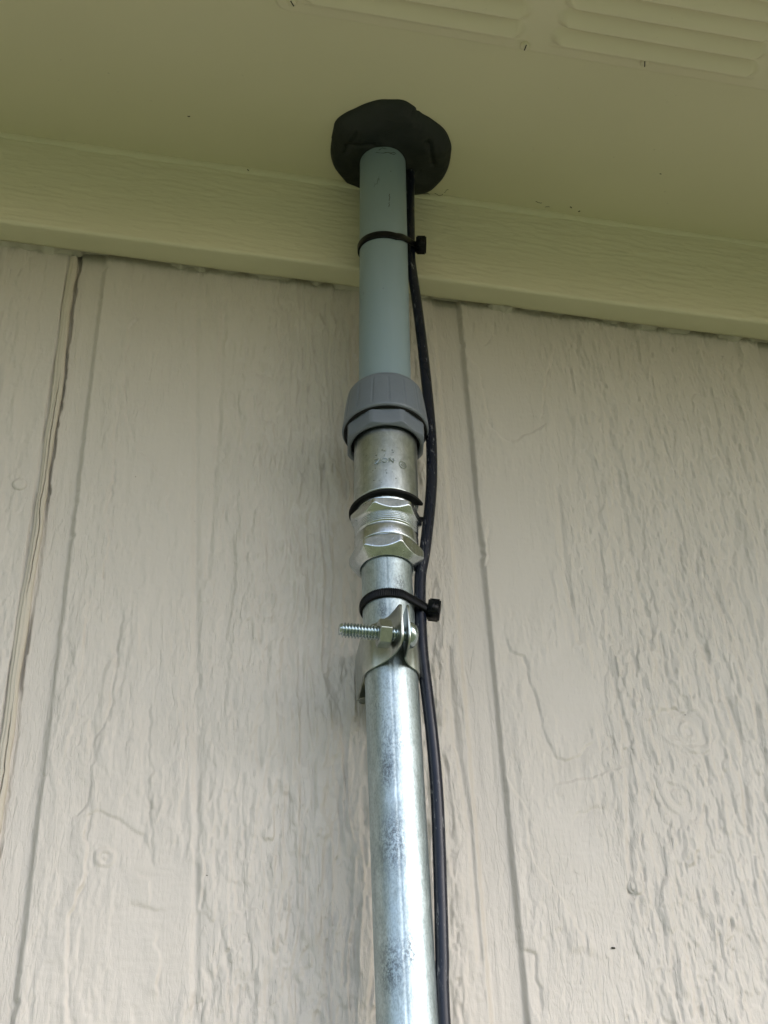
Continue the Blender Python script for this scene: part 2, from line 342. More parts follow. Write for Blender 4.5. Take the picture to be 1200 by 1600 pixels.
def siding_full(X, Z):
    h = siding_h(X, Z)
    h = knot(X, Z, .2795, 1.979, .0135, .0125, h)
    h = knot(X, Z, .016, 1.886, .0045, .006, h) if False else h
    for cx, cz, a, c in ((.0113, 1.8995, .0045, .005), (.2700, 1.944, .008, .010)):
        h = knot(X, Z, cx, cz, a, c, h)
    xx = X+.0009*vn(X/.004, Z/.004, 9); zz = Z+.0012*vn(X/.004, Z/.006, 10)
    for i, pl in enumerate(CR):
        a = np.array(pl); mg = .012
        m = (X > a[:, 0].min()-mg) & (X < a[:, 0].max()+mg) & (Z > a[:, 1].min()-mg) & (Z < a[:, 1].max()+mg)
        if not m.any(): continue
        d, s = pdist(xx[m], zz[m], pl)
        amp = .00085 if i not in (6, 8, 12, 20) else .0006
        if i in (3, 13, 14, 22, 23): amp = .0006
        sg = -1 if i % 5 in (1, 3) else 1
        wv = .6+.6*np.abs(vn(X[m]/.02, Z[m]/.012, 11))
        h[m] += amp*wv*(sg*.8*ss(-.0004, .0004, d*s)*np.exp(-(d/.0045)**2)-.75*np.exp(-(d/.00065)**2)*(.35+.65*ss(-.3, .3, vn(X[m]/.01, Z[m]/.007, 8))))
    for pl in VAL:
        a = np.array(pl); mg = .02
        m = (X > a[:, 0].min()-mg) & (X < a[:, 0].max()+mg) & (Z > a[:, 1].min()-mg) & (Z < a[:, 1].max()+mg)
        d, s = pdist(X[m], Z[m], pl)
        h[m] -= .0009*np.exp(-(d/.0016)**2)
    # drip of paint running up from the nail
    d, s = pdist(X, Z, [(.2335, 1.9268), (.2372, 1.914), (.2405, 1.902)])
    t = np.clip((1.9268-Z)/.025, 0, 1)
    h = h+.0007*t*np.exp(-(d/(.0008+.0010*t))**2)
    # nail that was painted over
    q = np.hypot((X-.2420), (Z-1.8986)/1.1)
    h = h-.0006*np.exp(-((q-.0036)/.0006)**2)*(Z < 1.9)+.0004*(1-ss(.0028, .0036, q))
    # grooves
    k = np.round((X-G0-GW/2)/PITCH); c = G0+GW/2+k*PITCH
    edge = .00010*vn(X*0+k*5, Z/.02, 4)+.00014*vn(X*0+k*9, Z/.004, 5)
    rag = .0009*np.clip(vn(X*0+k*3, Z/.012, 6)+.6*vn(X*0+k, Z/.003, 9)-.72, 0, 1)*2
    d = np.abs(X-c)-GW/2+np.where(X > c, edge-rag, edge)
    g = 1-ss(-.0022, .0007, d)
    floor = -.0021+.00012*vn(X/.002, Z/.05, 7)+.00005*vn(X/.001, Z/.0015, 8)
    h = h*(1-g)+floor*g
    h = h-.0008*np.exp(-((X-(c-GW/2)-.0002+edge)/.0005)**2)*(.6+.4*vn(X*0+k, Z/.03, 2))
    lip = np.exp(-(d/.0007)**2)*.00018
    return h+lip
SEAM = G0
def axis_dense(lo, a, b, hi, step, cstep):
    l = np.arange(lo, a, cstep); m = np.arange(a, b, step); r = np.arange(b, hi+cstep, cstep); return np.concatenate([l, m, r])
def siding_panel(xs, zs, parent):
    X, Z = np.meshgrid(xs, zs, indexing='ij')
    h = siding_full(X, Z)
    # panel edges dive at the shiplap seam
    P = np.stack([X, -h, Z], -1)
    return P
wall = empty('siding_wall', (.15, 0, 0))
tag(wall, 'taupe painted wood-grain siding wall with vertical grooves under the eave', 'wall')
zs = axis_dense(.25, 1.815, 2.262, 2.318, .00075, .006)
xsL = np.concatenate([np.arange(-3, -.13, .012), np.arange(-.13, SEAM-.0006, .0006), [SEAM-.0006]])
P = siding_panel(xsL, zs, wall)
wob = .0003*vn(zs*0+3.3, zs/.01, 3)
gl = .5+.5*ss(-.3, .3, vn(zs*0+4.4, zs/.03, 6))
P[:, :, 1] += ((xsL > SEAM-.0042)[:, None])*.0016*gl[None, :]
P[-1, :, 1] += .004
me = grid_mesh('siding_panel', P); link('siding_panel', me, M_SID, wall)
xsR = np.concatenate([[SEAM+.0002, SEAM+.0007], np.arange(SEAM+.0011, .42, .00055), np.arange(.42, 5, .012)])
P = siding_panel(xsR, zs, wall)
gr = ss(-.35, .15, vn(zs*0+2.2, zs/.035, 4)+.5*ss(2.0, 2.15, zs))
edge_ = SEAM+.0031+.0006*vn(zs*0+1.7, zs/.006, 5)+.0005*vn(zs*0+6.1, zs/.03, 3)
P[:, :, 1] += (xsR[:, None] < edge_[None, :])*(.0006+.0028*gr)[None, :]
me = grid_mesh('siding_panel', P); link('siding_panel', me, M_SID, wall)
# caulk bead running down the seam, cracked along its middle and torn on its right edge
zz = np.arange(.3, 2.252, .0011); us = np.linspace(-1, 1, 33)
U, Zb = np.meshgrid(us, zz, indexing='ij')
wid = .0026+.0004*vn(Zb*0+1, Zb/.03, 1)
cx = SEAM-.0006+.0007*vn(Zb*0+2, Zb/.05, 2)+.0003*vn(Zb*0+2, Zb/.012, 3)
nick = np.clip(vn(Zb*0+5, Zb/.014, 4)-.35, 0, 1)*1.3*(U > .2)
Xb = cx+U*wid*(1-.35*nick)
prof = .0019*np.sqrt(np.clip(1-U**2, 0, 1))-.0006
ckx = .12+.16*vn(Zb*0+7, Zb/.02, 5)+.05*vn(Zb*0+7, Zb/.003, 6)
crack = np.exp(-((U-ckx)/.06)**2)*.0022*ss(-.5, .2, vn(Zb*0+8, Zb/.08, 7)+.4-ss(2.13, 2.2, Zb))
rid = .00035*np.exp(-((U+.55)/.13)**2)+.0002*vn(U*3, Zb/.05, 8)
Yb = -(prof-crack-rid)+.0001
Yb = np.where(np.abs(U) > .99, .0050, Yb)
me = grid_mesh('caulk_bead', np.stack([Xb, Yb, Zb], -1))
tag(link('caulk_bead', me, M_CAULK, wall), label='cracked caulk bead in the seam')
# painted-over nail head on the left panel
def disc_rings(cx, cy, cz, rings, n=40):
    th = np.linspace(0, 2*np.pi, n, endpoint=False)
    return np.stack([np.stack([cx+r*np.cos(th), np.full(n, cy-h), cz+r*np.sin(th)], -1) for r, h in rings])
def nail(x, z, r, h):
    P = disc_rings(x, 0, z, [(r*1.35, -.0006), (r*1.12, h*.4), (r*1.06, h*.15), (r, h*.2), (r*.93, h), (r*.5, h*1.1), (.00002, h*1.1)])
    link('nail_head', grid_mesh('nail_head', P, closed_v=True), M_SID, wall)
nail(-.0448, 2.0880, .0036, .0009)
nail(.2420, 1.8990, .0030, .0007)
# specks of dirt stuck to the paint
rnd = random.Random(4)
for (x, z, r) in ((.2271, 1.8706, .0009), (.2805, 1.988, .0004), (.0535, 1.8938, .0004), (.0725, 1.994, .0006), (.0100, 2.1, .0003), (.128, 1.95, .0003)):
    bm = bmesh.new(); bmesh.ops.create_icosphere(bm, subdivisions=2, radius=r)
    for q in bm.verts: q.co *= 1+rnd.uniform(-.3, .3); q.co.y *= .35; q.co.z *= .45
    y = -.0006
    bmesh.ops.translate(bm, verts=bm.verts, vec=(x, y, z)); bm_obj('dirt_speck', bm, M_DIRT, wall)

# ------------------------------------------------------------------ trim board
trim = empty('trim_board', (.15, -.01, TB))
tag(trim, 'taupe horizontal trim board nailed across the wall top under the soffit', 'trim board')
xs = np.concatenate([np.arange(-3, -.14, .012), np.arange(-.14, .47, .0009), np.arange(.47, 5, .012)])
# profile round the board: back bottom, underside, rounded arris, face, top
prof = [(-.0041, TB+.006, 0), (-.0042, TB+.0002, 0), (-.0055, TB, 0), (-.009, TB, 0), (-.014, TB, 0)]
for k in range(7):
    a = k/6*math.pi/2; rr = .0019; prof.append((TY+rr-rr*math.sin(a), TB+rr-rr*math.cos(a), .5))
nz = 78
for k in range(1, nz): prof.append((TY, TB+.0019+(SOF-TB-.0019)*k/(nz-1), 1))
prof = np.array(prof)
X, Pz = np.meshgrid(xs, prof[:, 1], indexing='ij'); _, Py = np.meshgrid(xs, prof[:, 0], indexing='ij'); _, Pw = np.meshgrid(xs, prof[:, 2], indexing='ij')
n = vn(X/.016, (Pz+.1*X)/.0022, 1)+.5*vn(X/.006, Pz/.0011, 2)
sm = .5+.5*vn(X/.05, Pz/.02, 3)
rel = .00036*n*sm+.00028*ss(.2, .35, vn(X/.012, Pz/.0016, 4)+.4*vn(X/.004, Pz/.001, 5))+.0004*vn(X/.12, Pz/.04, 6)
for pl in ([(.1924, 2.2677), (.2010, 2.2645), (.2060, 2.2655), (.2110, 2.2680)],
           [(.1757, 2.3185), (.1843, 2.3172), (.1829, 2.2968), (.1760, 2.298)], [(.31, 2.290), (.325, 2.287)], [(.19, 2.258), (.196, 2.2575)]):
    d, s = pdist(X+.0005*vn(X/.002, Pz/.002, 7), Pz, pl)
    rel -= (.00035 if pl[0][0] != .1757 else .00022)*np.exp(-(d/.0006)**2)
under = (Pw == 0)
Y = Py-np.where(Pw > 0, rel*Pw, 0)
Zt = Pz+np.where(under, .0006*vn(X/.15, X*0, 8)+.0002*vn(X/.03, X*0, 9), .0006*vn(X/.15, X*0, 8)*np.clip((TB+.02-Pz)/.02, 0, 1))
link('board', grid_mesh('board', np.stack([X, Y, Zt], -1)), M_TRIM, trim)
# the bead of painted caulk between board and soffit
th = np.linspace(0, math.pi/2, 9)
Xc, T = np.meshgrid(xs, th, indexing='ij')
R = .0034+.0007*vn(Xc/.02, Xc*0, 1)+.0003*vn(Xc/.005, Xc*0, 2)
Yc = TY+.0006-R*np.sin(T)*.62; Zc = SOF+.0004-R*np.cos(T)*1.25
link('caulk_bead', grid_mesh('caulk_bead', np.stack([Xc, Yc, Zc], -1)), M_TRIM, trim)
# smears of caulk that close parts of the gap below the board
Xc, T = np.meshgrid(np.concatenate([np.arange(-.14, .47, .0009)]), np.linspace(0, math.pi/2, 7), indexing='ij')
darks = .65+.5*vn(Xc/.02, Xc*0+.9, 3)
for g0, g1, q in ((-.033, -.017, 1), (-.003, .0242, .9), (.0493, .093, .75), (.165, .206, 1), (.218, .268, .8), (.29, .335, .6), (.373, .40, 1), (-.12, -.09, .8), (.42, .45, .9)):
    darks = np.maximum(darks, q*ss(g0-.005, g0+.005, Xc)*(1-ss(g1-.005, g1+.005, Xc)))
amt = np.clip(1.15-darks+.35*vn(Xc/.006, Xc*0+.3, 6)*(darks < .9), 0, 1)
Yc = .0012-.0059*T/(math.pi/2); Zc = TB-.0022+.0024*(T/(math.pi/2))**.8+.0075*(1-amt)+.0003*vn(Xc/.004, T, 8)
link('caulk_bead', grid_mesh('caulk_bead', np.stack([Xc, Yc, Zc], -1)), M_SID, trim)

# ------------------------------------------------------------------ soffit
xs = axis_dense(-3, -.16, .48, 5, .004, .05); ys = np.arange(-.4515, .02, .004)
X, Yq = np.meshgrid(xs, ys, indexing='ij')
Zq = SOF+.0005*vn(X/.16, Yq/.11, 4)+.0002*vn(X/.04, Yq/.03, 5)
sof = link('soffit', grid_mesh('soffit', np.stack([X, Yq, Zq], -1)), M_SOF)
tag(sof, 'smooth taupe soffit panel forming the underside of the eave', 'soffit')

# cobweb bits and grit caught along the joint
rw = random.Random(21)
for (x, y, z, L, a) in ((.1710, -.0215, SOF-.0006, .007, .1), (.1765, -.023, SOF-.0006, .005, -.6), (.1640, -.0205, SOF-.0008, .006, .4), (.2330, -.026, SOF-.0005, .005, .2), (.2400, -.023, SOF-.0005, .004, -.4), (.2550, -.026, SOF-.0005, .002, 0), (.0580, -.021, SOF-.003, .0015, .3), (.262, -.024, SOF-.0005, .002, .8), (.02, -.05, SOF-.0004, .0012, 0), (.30, -.06, SOF-.0004, .0008, 0)):
    n_ = max(3, int(L/.0007)); pts = []; px_, py_ = x, y; aa = a
    for k in range(n_):
        pts.append((px_, py_, z+rw.uniform(-.0002, .0002))); aa += rw.uniform(-.9, .9); aa *= .8
        px_ += .0007*math.cos(aa+a); py_ += .0007*math.sin(aa+a)*.8
    tube('dirt_speck', np.array(pts), .00013 if L > .003 else .0003, M_DIRT, sof, 6)

# vent: stamped sheet with two banks of louvres
V0x, V1x, V0y, V1y = .0575, .472, -.1268, -.268
vent = empty('soffit_vent', ((V0x+V1x)/2, (V0y+V1y)/2, SOF))
tag(vent, 'painted louvred soffit vent screwed to the eave', 'soffit vent')
xs = np.arange(V0x, V1x+.0001, .0008); ys = np.arange(V0y, V1y, -.00035)
X, Yv = np.meshgrid(xs, ys, indexing='ij')
dep = np.full(X.shape, .0013)
row0, pr = -.1343, .0116
ph = (row0-Yv)/pr; k = np.floor(ph); f = ph-k
rowok = (ph > 0) & (k < 11)
for bx0, bx1 in ((.0700, .1935), (.2065, .3290), (.3400, .4560)):
    endr = .006
    e = np.minimum(X-bx0, bx1-X)
    ew = ss(0, endr, e-.003*(1-np.sin(np.clip(f, 0, 1)*np.pi)))
    pro = ss(0, .14, f)*(1-np.clip((f-.14)/.86, 0, 1)**1.4)      # steep lip, then a slow swell back up
    dep += np.where(rowok, .0040*pro*ew, 0)
    # pressed shallow rim of each bank
    dep += .0005*np.exp(-((Yv-row0-.0005)/.0009)**2)*ss(0, .004, e)
cr = .007  # rounded corner of the plate
ex = np.minimum(X-V0x, V1x-X); ey = np.minimum(V0y-Yv, Yv-V1y)
dd = np.where((ex < cr) & (ey < cr), cr-np.hypot(cr-ex, cr-ey), np.minimum(ex, ey))
Xv = X.copy(); Yv2 = Yv.copy()
bad = dd < 0
dep = dep*ss(-.0001, .0009, dd)-np.where(bad, .004, 0)
dep += .0002*vn(X/.05, Yv/.03, 6)
o = link('vent_plate', grid_mesh('vent_plate', np.stack([Xv, Yv2, SOF-dep], -1)), M_VENT, vent)
def vent_screw(x, y, a):
    th = np.linspace(0, 2*np.pi, 20, endpoint=False)
    P = np.stack([np.stack([x+r*np.cos(th), y+r*np.sin(th), np.full(20, SOF-.0014-h)], -1) for r, h in ((.0026, -.0006), (.0025, .0012), (.0019, .0018), (.0008, .0020), (.00001, .0020))])
    s = link('screw', grid_mesh('screw', P, closed_v=True), M_VENT, vent)
    bm = bmesh.new(); box(bm, -.0017, .0017, -.00025, .00025, -.0004, .0002)
    bmesh.ops.rotate(bm, verts=bm.verts, cent=(0, 0, 0), matrix=Matrix.Rotation(a, 3, 'Z'))
    bmesh.ops.translate(bm, verts=bm.verts, vec=(x, y, SOF-.0014-.0019)); bm_obj('slot', bm, M_DIRT, s)
for x, y, a in ((.1892+.006, -.1305, 1.6), (.2633, -.1326, 1.25), (.0665, -.1335, .9), (.40, -.131, .3), (.0665, -.26, .4), (.2, -.262, 1.1), (.33, -.262, .7), (.46, -.262, .2)): vent_screw(x, y, a)

# ------------------------------------------------------------------ conduit run
def axis(z):
    t = np.maximum(z-2.03, 0); return .1275+t*.0255, -.034-t*.0215
def lathe(name, prof, m, parent, n=96, rf=None, close=False):
    """prof: list of (z, r); rf(theta, z, r) -> r"""
    prof = np.array(prof); th = np.linspace(0, 2*np.pi, n, endpoint=False)
    Zp, T = np.meshgrid(prof[:, 0], th, indexing='ij'); R = np.repeat(prof[:, 1:2], n, 1)
    if rf: R = rf(T, Zp, R)
    ax, ay = axis(Zp)
    return link(name, grid_mesh(name, np.stack([ax+R*np.cos(T), ay+R*np.sin(T), Zp], -1), closed_v=True), m, parent)
def rnd_prof(pts, r, n=4):
    """round the corners of a (z, r) profile"""
    out = [pts[0]]
    for i in range(1, len(pts)-1):
        p = np.array(pts[i]); a = np.array(pts[i-1])-p; c = np.array(pts[i+1])-p
        la, lc = np.linalg.norm(a), np.linalg.norm(c); q = min(r, la*.45, lc*.45)
        A = p+a/la*q; B = p+c/lc*q
        for k in range(n+1):
            t = k/n; out.append(tuple((1-t)**2*A+2*t*(1-t)*p+t*t*B))
    out.append(pts[-1]); return out
def hexr(T, ac, n=6, off=0, soft=.0004):
    """regular n-gon radius, ac = across-corner radius"""
    ap = ac*math.cos(math.pi/n); a = (T-off) % (2*np.pi/n)-np.pi/n
    return np.minimum(ap/np.cos(a), ac-soft)
run = empty('conduit_run', (.1275, -.034, 1.9))
tag(run, 'vertical electrical conduit, gray plastic above and galvanized steel below, rising into the eave', 'conduit')
# lower steel tube (drawn tube with weld seam)
zs = np.linspace(.35, 2.045, 900)
def emt_r(T, Z, R):
    a = (T-math.radians(-103)+np.pi) % (2*np.pi)-np.pi
    return R-.00016*np.exp(-(a/.028)**2)+.00004*vn(T*3, Z/.02, 2)
lathe('lower_tube', [(z, .01175) for z in zs], M_EMT, run, 160, emt_r)
# compression connector
con = None
zt = 2.0660
threads = [(2.0566-.00005*k, .0148+.0003*math.sin(k*.0505*2*math.pi/1.0)) for k in range(0, 92)]
body = [(2.0670, .0148), (2.0565, .0150)]+threads+rnd_prof([(2.0518, .0150), (2.0512, .0141), (2.0500, .0141), (2.0494, .0151), (2.0436, .0151), (2.0430, .0138), (2.0412, .0138)], .0005)
con = lathe('compression_connector', body, M_ZINC, run, 120)
def nutprof(z1, z0, r, top_ch, bot_ch, rb, n=40):
    """returns rf with conical chamfers cutting the hexagon"""
    zs = np.concatenate([[z1, z1], np.linspace(z1, z0, n), [z0, z0-.0000]])
    return zs
def nut(name, z1, z0, ac, r1, s1, r0, s0, off, m, parent, rin, n=6):
    """hex nut between z1 (top) and z0; chamfer cones: radius r1 at top growing by slope s1 per metre, r0 at bottom with slope s0"""
    zz = np.linspace(z1, z0, 44)
    prof = [(z1, rin)]+[(z, 1) for z in zz]+[(z0+.0003, rin-.0001), (z0+.003, rin-.0002)]
    def rf(T, Z, R):
        c = np.minimum(r1+(z1-Z)*s1, r0+(Z-z0)*s0)
        k = 7000.
        h = hexr(T, ac, n, off)
        v = -np.log(np.exp(-k*h)+np.exp(-k*c))/k
        return np.where(R > .5, v, R)
    return lathe(name, prof, m, parent, 192, rf)
nut('hex_flange', 2.0632, 2.0570, .0176, .0155, 3., .0142, .95, math.radians(-62), M_ZINC, con, .0140)
nut('hex_nut', 2.0424, 2.0326, .0179, .0158, 1.6, .0127, .95, math.radians(-79), M_ZINC, con, .0121)
# steel coupling with stamped lettering
def coup_r(T, Z, R): return R+.00005*vn(T*4, Z/.006, 3)
coup = lathe('steel_coupling', rnd_prof([(2.1150, .0140), (2.1120, .0156), (2.0690, .0156), (2.0680, .0142), (2.0700, .0138)], .0006)[:], M_COUP, run, 128, coup_r)
# re-sample the coupling barrel is not needed: stamped marks are real raised metal
def stamp(txt, size, th0, z0, name, parent, r, proud=.00012):
    cu = bpy.data.curves.new('t', 'FONT'); cu.body = txt; cu.size = size; cu.extrude = .0; cu.fill_mode = 'NONE' if False else 'BOTH'
    cu.extrude = proud
    to = bpy.data.objects.new('t', cu); COL.objects.link(to); bpy.context.view_layer.update()
    me = bpy.data.meshes.new_from_object(to.evaluated_get(bpy.context.evaluated_depsgraph_get())); bpy.data.objects.remove(to)
    for q in me.vertices:
        a = th0+q.co.x/r; z = z0+q.co.y; ax, ay = axis(np.array(z)); rr = r+q.co.z
        q.co = (float(ax)+rr*math.cos(a), float(ay)+rr*math.sin(a), z)
    me.name = name
    return link(name, me, M_BOLT, parent, smooth=False)
stamp('ZION', .0039, math.radians(-123), 2.0842, 'stamped_lettering', coup, .01562, .00032)
def arc_mark(th0, z0, R, r, parent, wdt=.00022):
    bm = bmesh.new(); n = 28
    vs = []
    for k in range(n):
        a = k/n*2*math.pi; row = []
        for q in (R-wdt, R+wdt):
            aa = th0+q*math.cos(a)/r; z = z0+q*math.sin(a); ax, ay = axis(np.array(z))
            row.append(bm.verts.new((float(ax)+(r+.0001)*math.cos(aa), float(ay)+(r+.0001)*math.sin(aa), z)))
        vs.append(row)
    for k in range(n): bm.faces.new((vs[k][0], vs[k][1], vs[(k+1) % n][1], vs[(k+1) % n][0]))
    bm_obj('stamped_ring', bm, M_BOLT, parent)
arc_mark(math.radians(-71), 2.0842, .0019, .01566, coup, .0003)
arc_mark(math.radians(-71), 2.0842, .0007, .01566, coup, .0002)
rd = random.Random(11)
for k in range(26):
    arc_mark(math.radians(rd.uniform(-140, -62)), rd.choice([2.0835, 2.087, 2.074, 2.0725, 2.090, 2.0795])+rd.uniform(-.002, .002), rd.uniform(.00008, .0003), .01566, coup, .00008)
# dark gray plastic adapter: ribbed collar over an eight-sided neck
def collar_r(T, Z, R):
    g = 0
    a = (T-math.radians(4)) % (2*np.pi/16)-np.pi/16
    g = np.exp(-(a/.011)**2)*.0005*ss(2.1375, 2.134, Z)*ss(2.1175, 2.1195, Z)
    return R-g
cz = np.linspace(2.1365, 2.1182, 26)
cp = [(2.1398, .0134), (2.1403, .0155), (2.1402, .0172), (2.1396, .0184)]+[(z, .0190+.0026*((2.1385-z)/.0203)**.75) for z in np.linspace(2.1385, 2.1182, 26)]+[(2.1170, .0217), (2.1160, .0214), (2.1156, .0204), (2.1166, .0190), (2.1168, .018)]
ad = lathe('plastic_adapter', cp, M_FIT, run, 256, collar_r)
nk = nut('octagonal_neck', 2.1160, 2.1058, .0204, .0200, 1, .0180, 1.3, math.radians(-78), M_FIT, ad, .0172, 8)
lathe('shadow_line_ring', [(2.1164, .0190), (2.1162, .0208), (2.1152, .0208), (2.1150, .0196)], M_RUB_SHADE, ad, 128)  # added dark ring: draws the shadow line between collar rim and neck
lathe('inner_shadow_ring', [(2.1095, .0172), (2.1078, .0168), (2.1076, .0158), (2.109, .0154)], M_RUB_SHADE, ad, 96)  # black ring standing in for the shade inside the neck, around the coupling
# upper plastic pipe
lathe('upper_pipe', [(z, .01335) for z in np.linspace(2.1385, 2.335, 60)], M_PVC, run, 96)
# pencil-like scribbles and scuffs near the top of the plastic pipe
def scuff(pts, rad=.00028):
    bm = bmesh.new(); prev = None
    for (deg, z, wd) in pts:
        ax, ay = axis(np.array(z)); a = math.radians(deg); r = .01342
        u = [bm.verts.new((float(ax)+r*math.cos(a), float(ay)+r*math.sin(a), z+s*wd)) for s in (-1, 1)]
        if prev: bm.faces.new((prev[0], prev[1], u[1], u[0]))
        prev = u
    return bm
bmA = bmesh.new()
for seed, (d0, z0, n_, st) in enumerate(((-120, 2.3150, 12, 5), (-98, 2.3145, 10, 4), (-112, 2.3165, 8, 3), (-84, 2.2985, 3, 2))):
    r_ = random.Random(seed+3); pts = []; d, z = d0, z0
    for k in range(n_):
        pts.append((d, z, .00012+.00016*r_.random())); d += st*r_.uniform(.5, 1.2); z += r_.uniform(-.0008, .0008)
    tb = scuff(pts); tmp = bpy.data.meshes.new('t'); tb.to_mesh(tmp); bmA.from_mesh(tmp); bpy.data.meshes.remove(tmp); tb.free()
for d, z, L in ((-87, 2.279, .006), (-88, 2.272, .004)):
    r = .01342; ps = []
    for k in range(5):
        zz_ = z-L*k/4; ax, ay = axis(np.array(zz_)); a = math.radians(d+random.Random(k).uniform(-1.5, 1.5))
        ps.append([bmA.verts.new((float(ax)+r*math.cos(a+s*.012), float(ay)+r*math.sin(a+s*.012), zz_)) for s in (-1, 1)])
    for p, q in zip(ps, ps[1:]): bmA.faces.new((p[0], p[1], q[1], q[0]))
bm_obj('scuff_mark', bmA, M_DIRT, run)

# ------------------------------------------------------------------ split ring (loose plastic ring round the joint)
def split_ring():
    C = np.array([.1291, -.0345]); n = 110
    a0, a1 = math.radians(4), math.radians(360-33)
    T = np.linspace(a0, a1, n)
    ri = .0137-.0010*(T < 1.0); ro = .0184+.0002*np.sin(T*3)
    # cut ends slant to a point
    e = np.minimum((T-a0), (a1-T)); ri = ri+.0036*(1-ss(0, .16, e))*np.where(T > math.pi, .9, .0)
    z = 2.0664+.0004*np.sin(T)
    rows = []
    for rr, dz in ((ri, .0007), (ri, -.0007), (ro-.0004, -.0008), (ro, -.0003), (ro, .0003), (ro-.0004, .0008)):
        rows.append(np.stack([C[0]+rr*np.cos(T), C[1]+rr*np.sin(T), z+dz], -1))
    P = np.stack(rows, 0)
    me = grid_mesh('split_ring', P, closed_u=True)
    bm = bmesh.new(); bm.from_mesh(me)
    bmesh.ops.holes_fill(bm, edges=[e for e in bm.edges if e.is_boundary], sides=12); bmesh.ops.recalc_face_normals(bm, faces=bm.faces)
    bm.to_mesh(me); bm.free()
    o = link('split_ring', me, M_RUB_SHADE); m = o.modifiers.new('b', 'EDGE_SPLIT'); m.split_angle = math.radians(45)
    return tag(o, 'black open-ended plastic ring hugging the conduit beneath the steel coupling', 'ring')
split_ring()

# ------------------------------------------------------------------ cable
CAB = [(.1530, -.0365, 2.335), (.1522, -.0365, 2.322), (.1508, -.0365, 2.296), (.1497, -.0365, 2.2695), (.1490, -.0365, 2.2536), (.1490, -.0365, 2.2406), (.1507, -.036, 2.2136), (.1521, -.036, 2.18), (.1530, -.036, 2.1436), (.1530, -.0365, 2.1133), (.1518, -.036, 2.0885), (.1495, -.036, 2.0684), (.146, -.036, 2.0452), (.1431, -.036, 2.0301), (.1420, -.036, 2.0139), (.1417, -.036, 2.0), (.1418, -.036, 1.9848), (.1428, -.036, 1.9653), (.1437, -.036, 1.9465), (.1442, -.036, 1.9224), (.1437, -.036, 1.8966), (.1428, -.036, 1.8695), (.142, -.036, 1.8488), (.141, -.036, 1.8243), (.1400, -.036, 1.7), (.139, -.036, 1.2), (.139, -.036, .5)]
def catmull(P, n=14):
    P = np.array(P); out = []
    for i in range(1, len(P)-2):
        p0, p1, p2, p3 = P[i-1:i+3]
        for k in range(n):
            t = k/n; out.append(.5*((2*p1)+(-p0+p2)*t+(2*p0-5*p1+4*p2-p3)*t*t+(-p0+3*p1-3*p2+p3)*t**3))
    out.append(P[-2]); return np.array(out)
o = tube('cable', catmull(CAB), .00275, M_CAB)
tag(o, 'black round cable running down the right side of the conduit from the putty', 'cable')

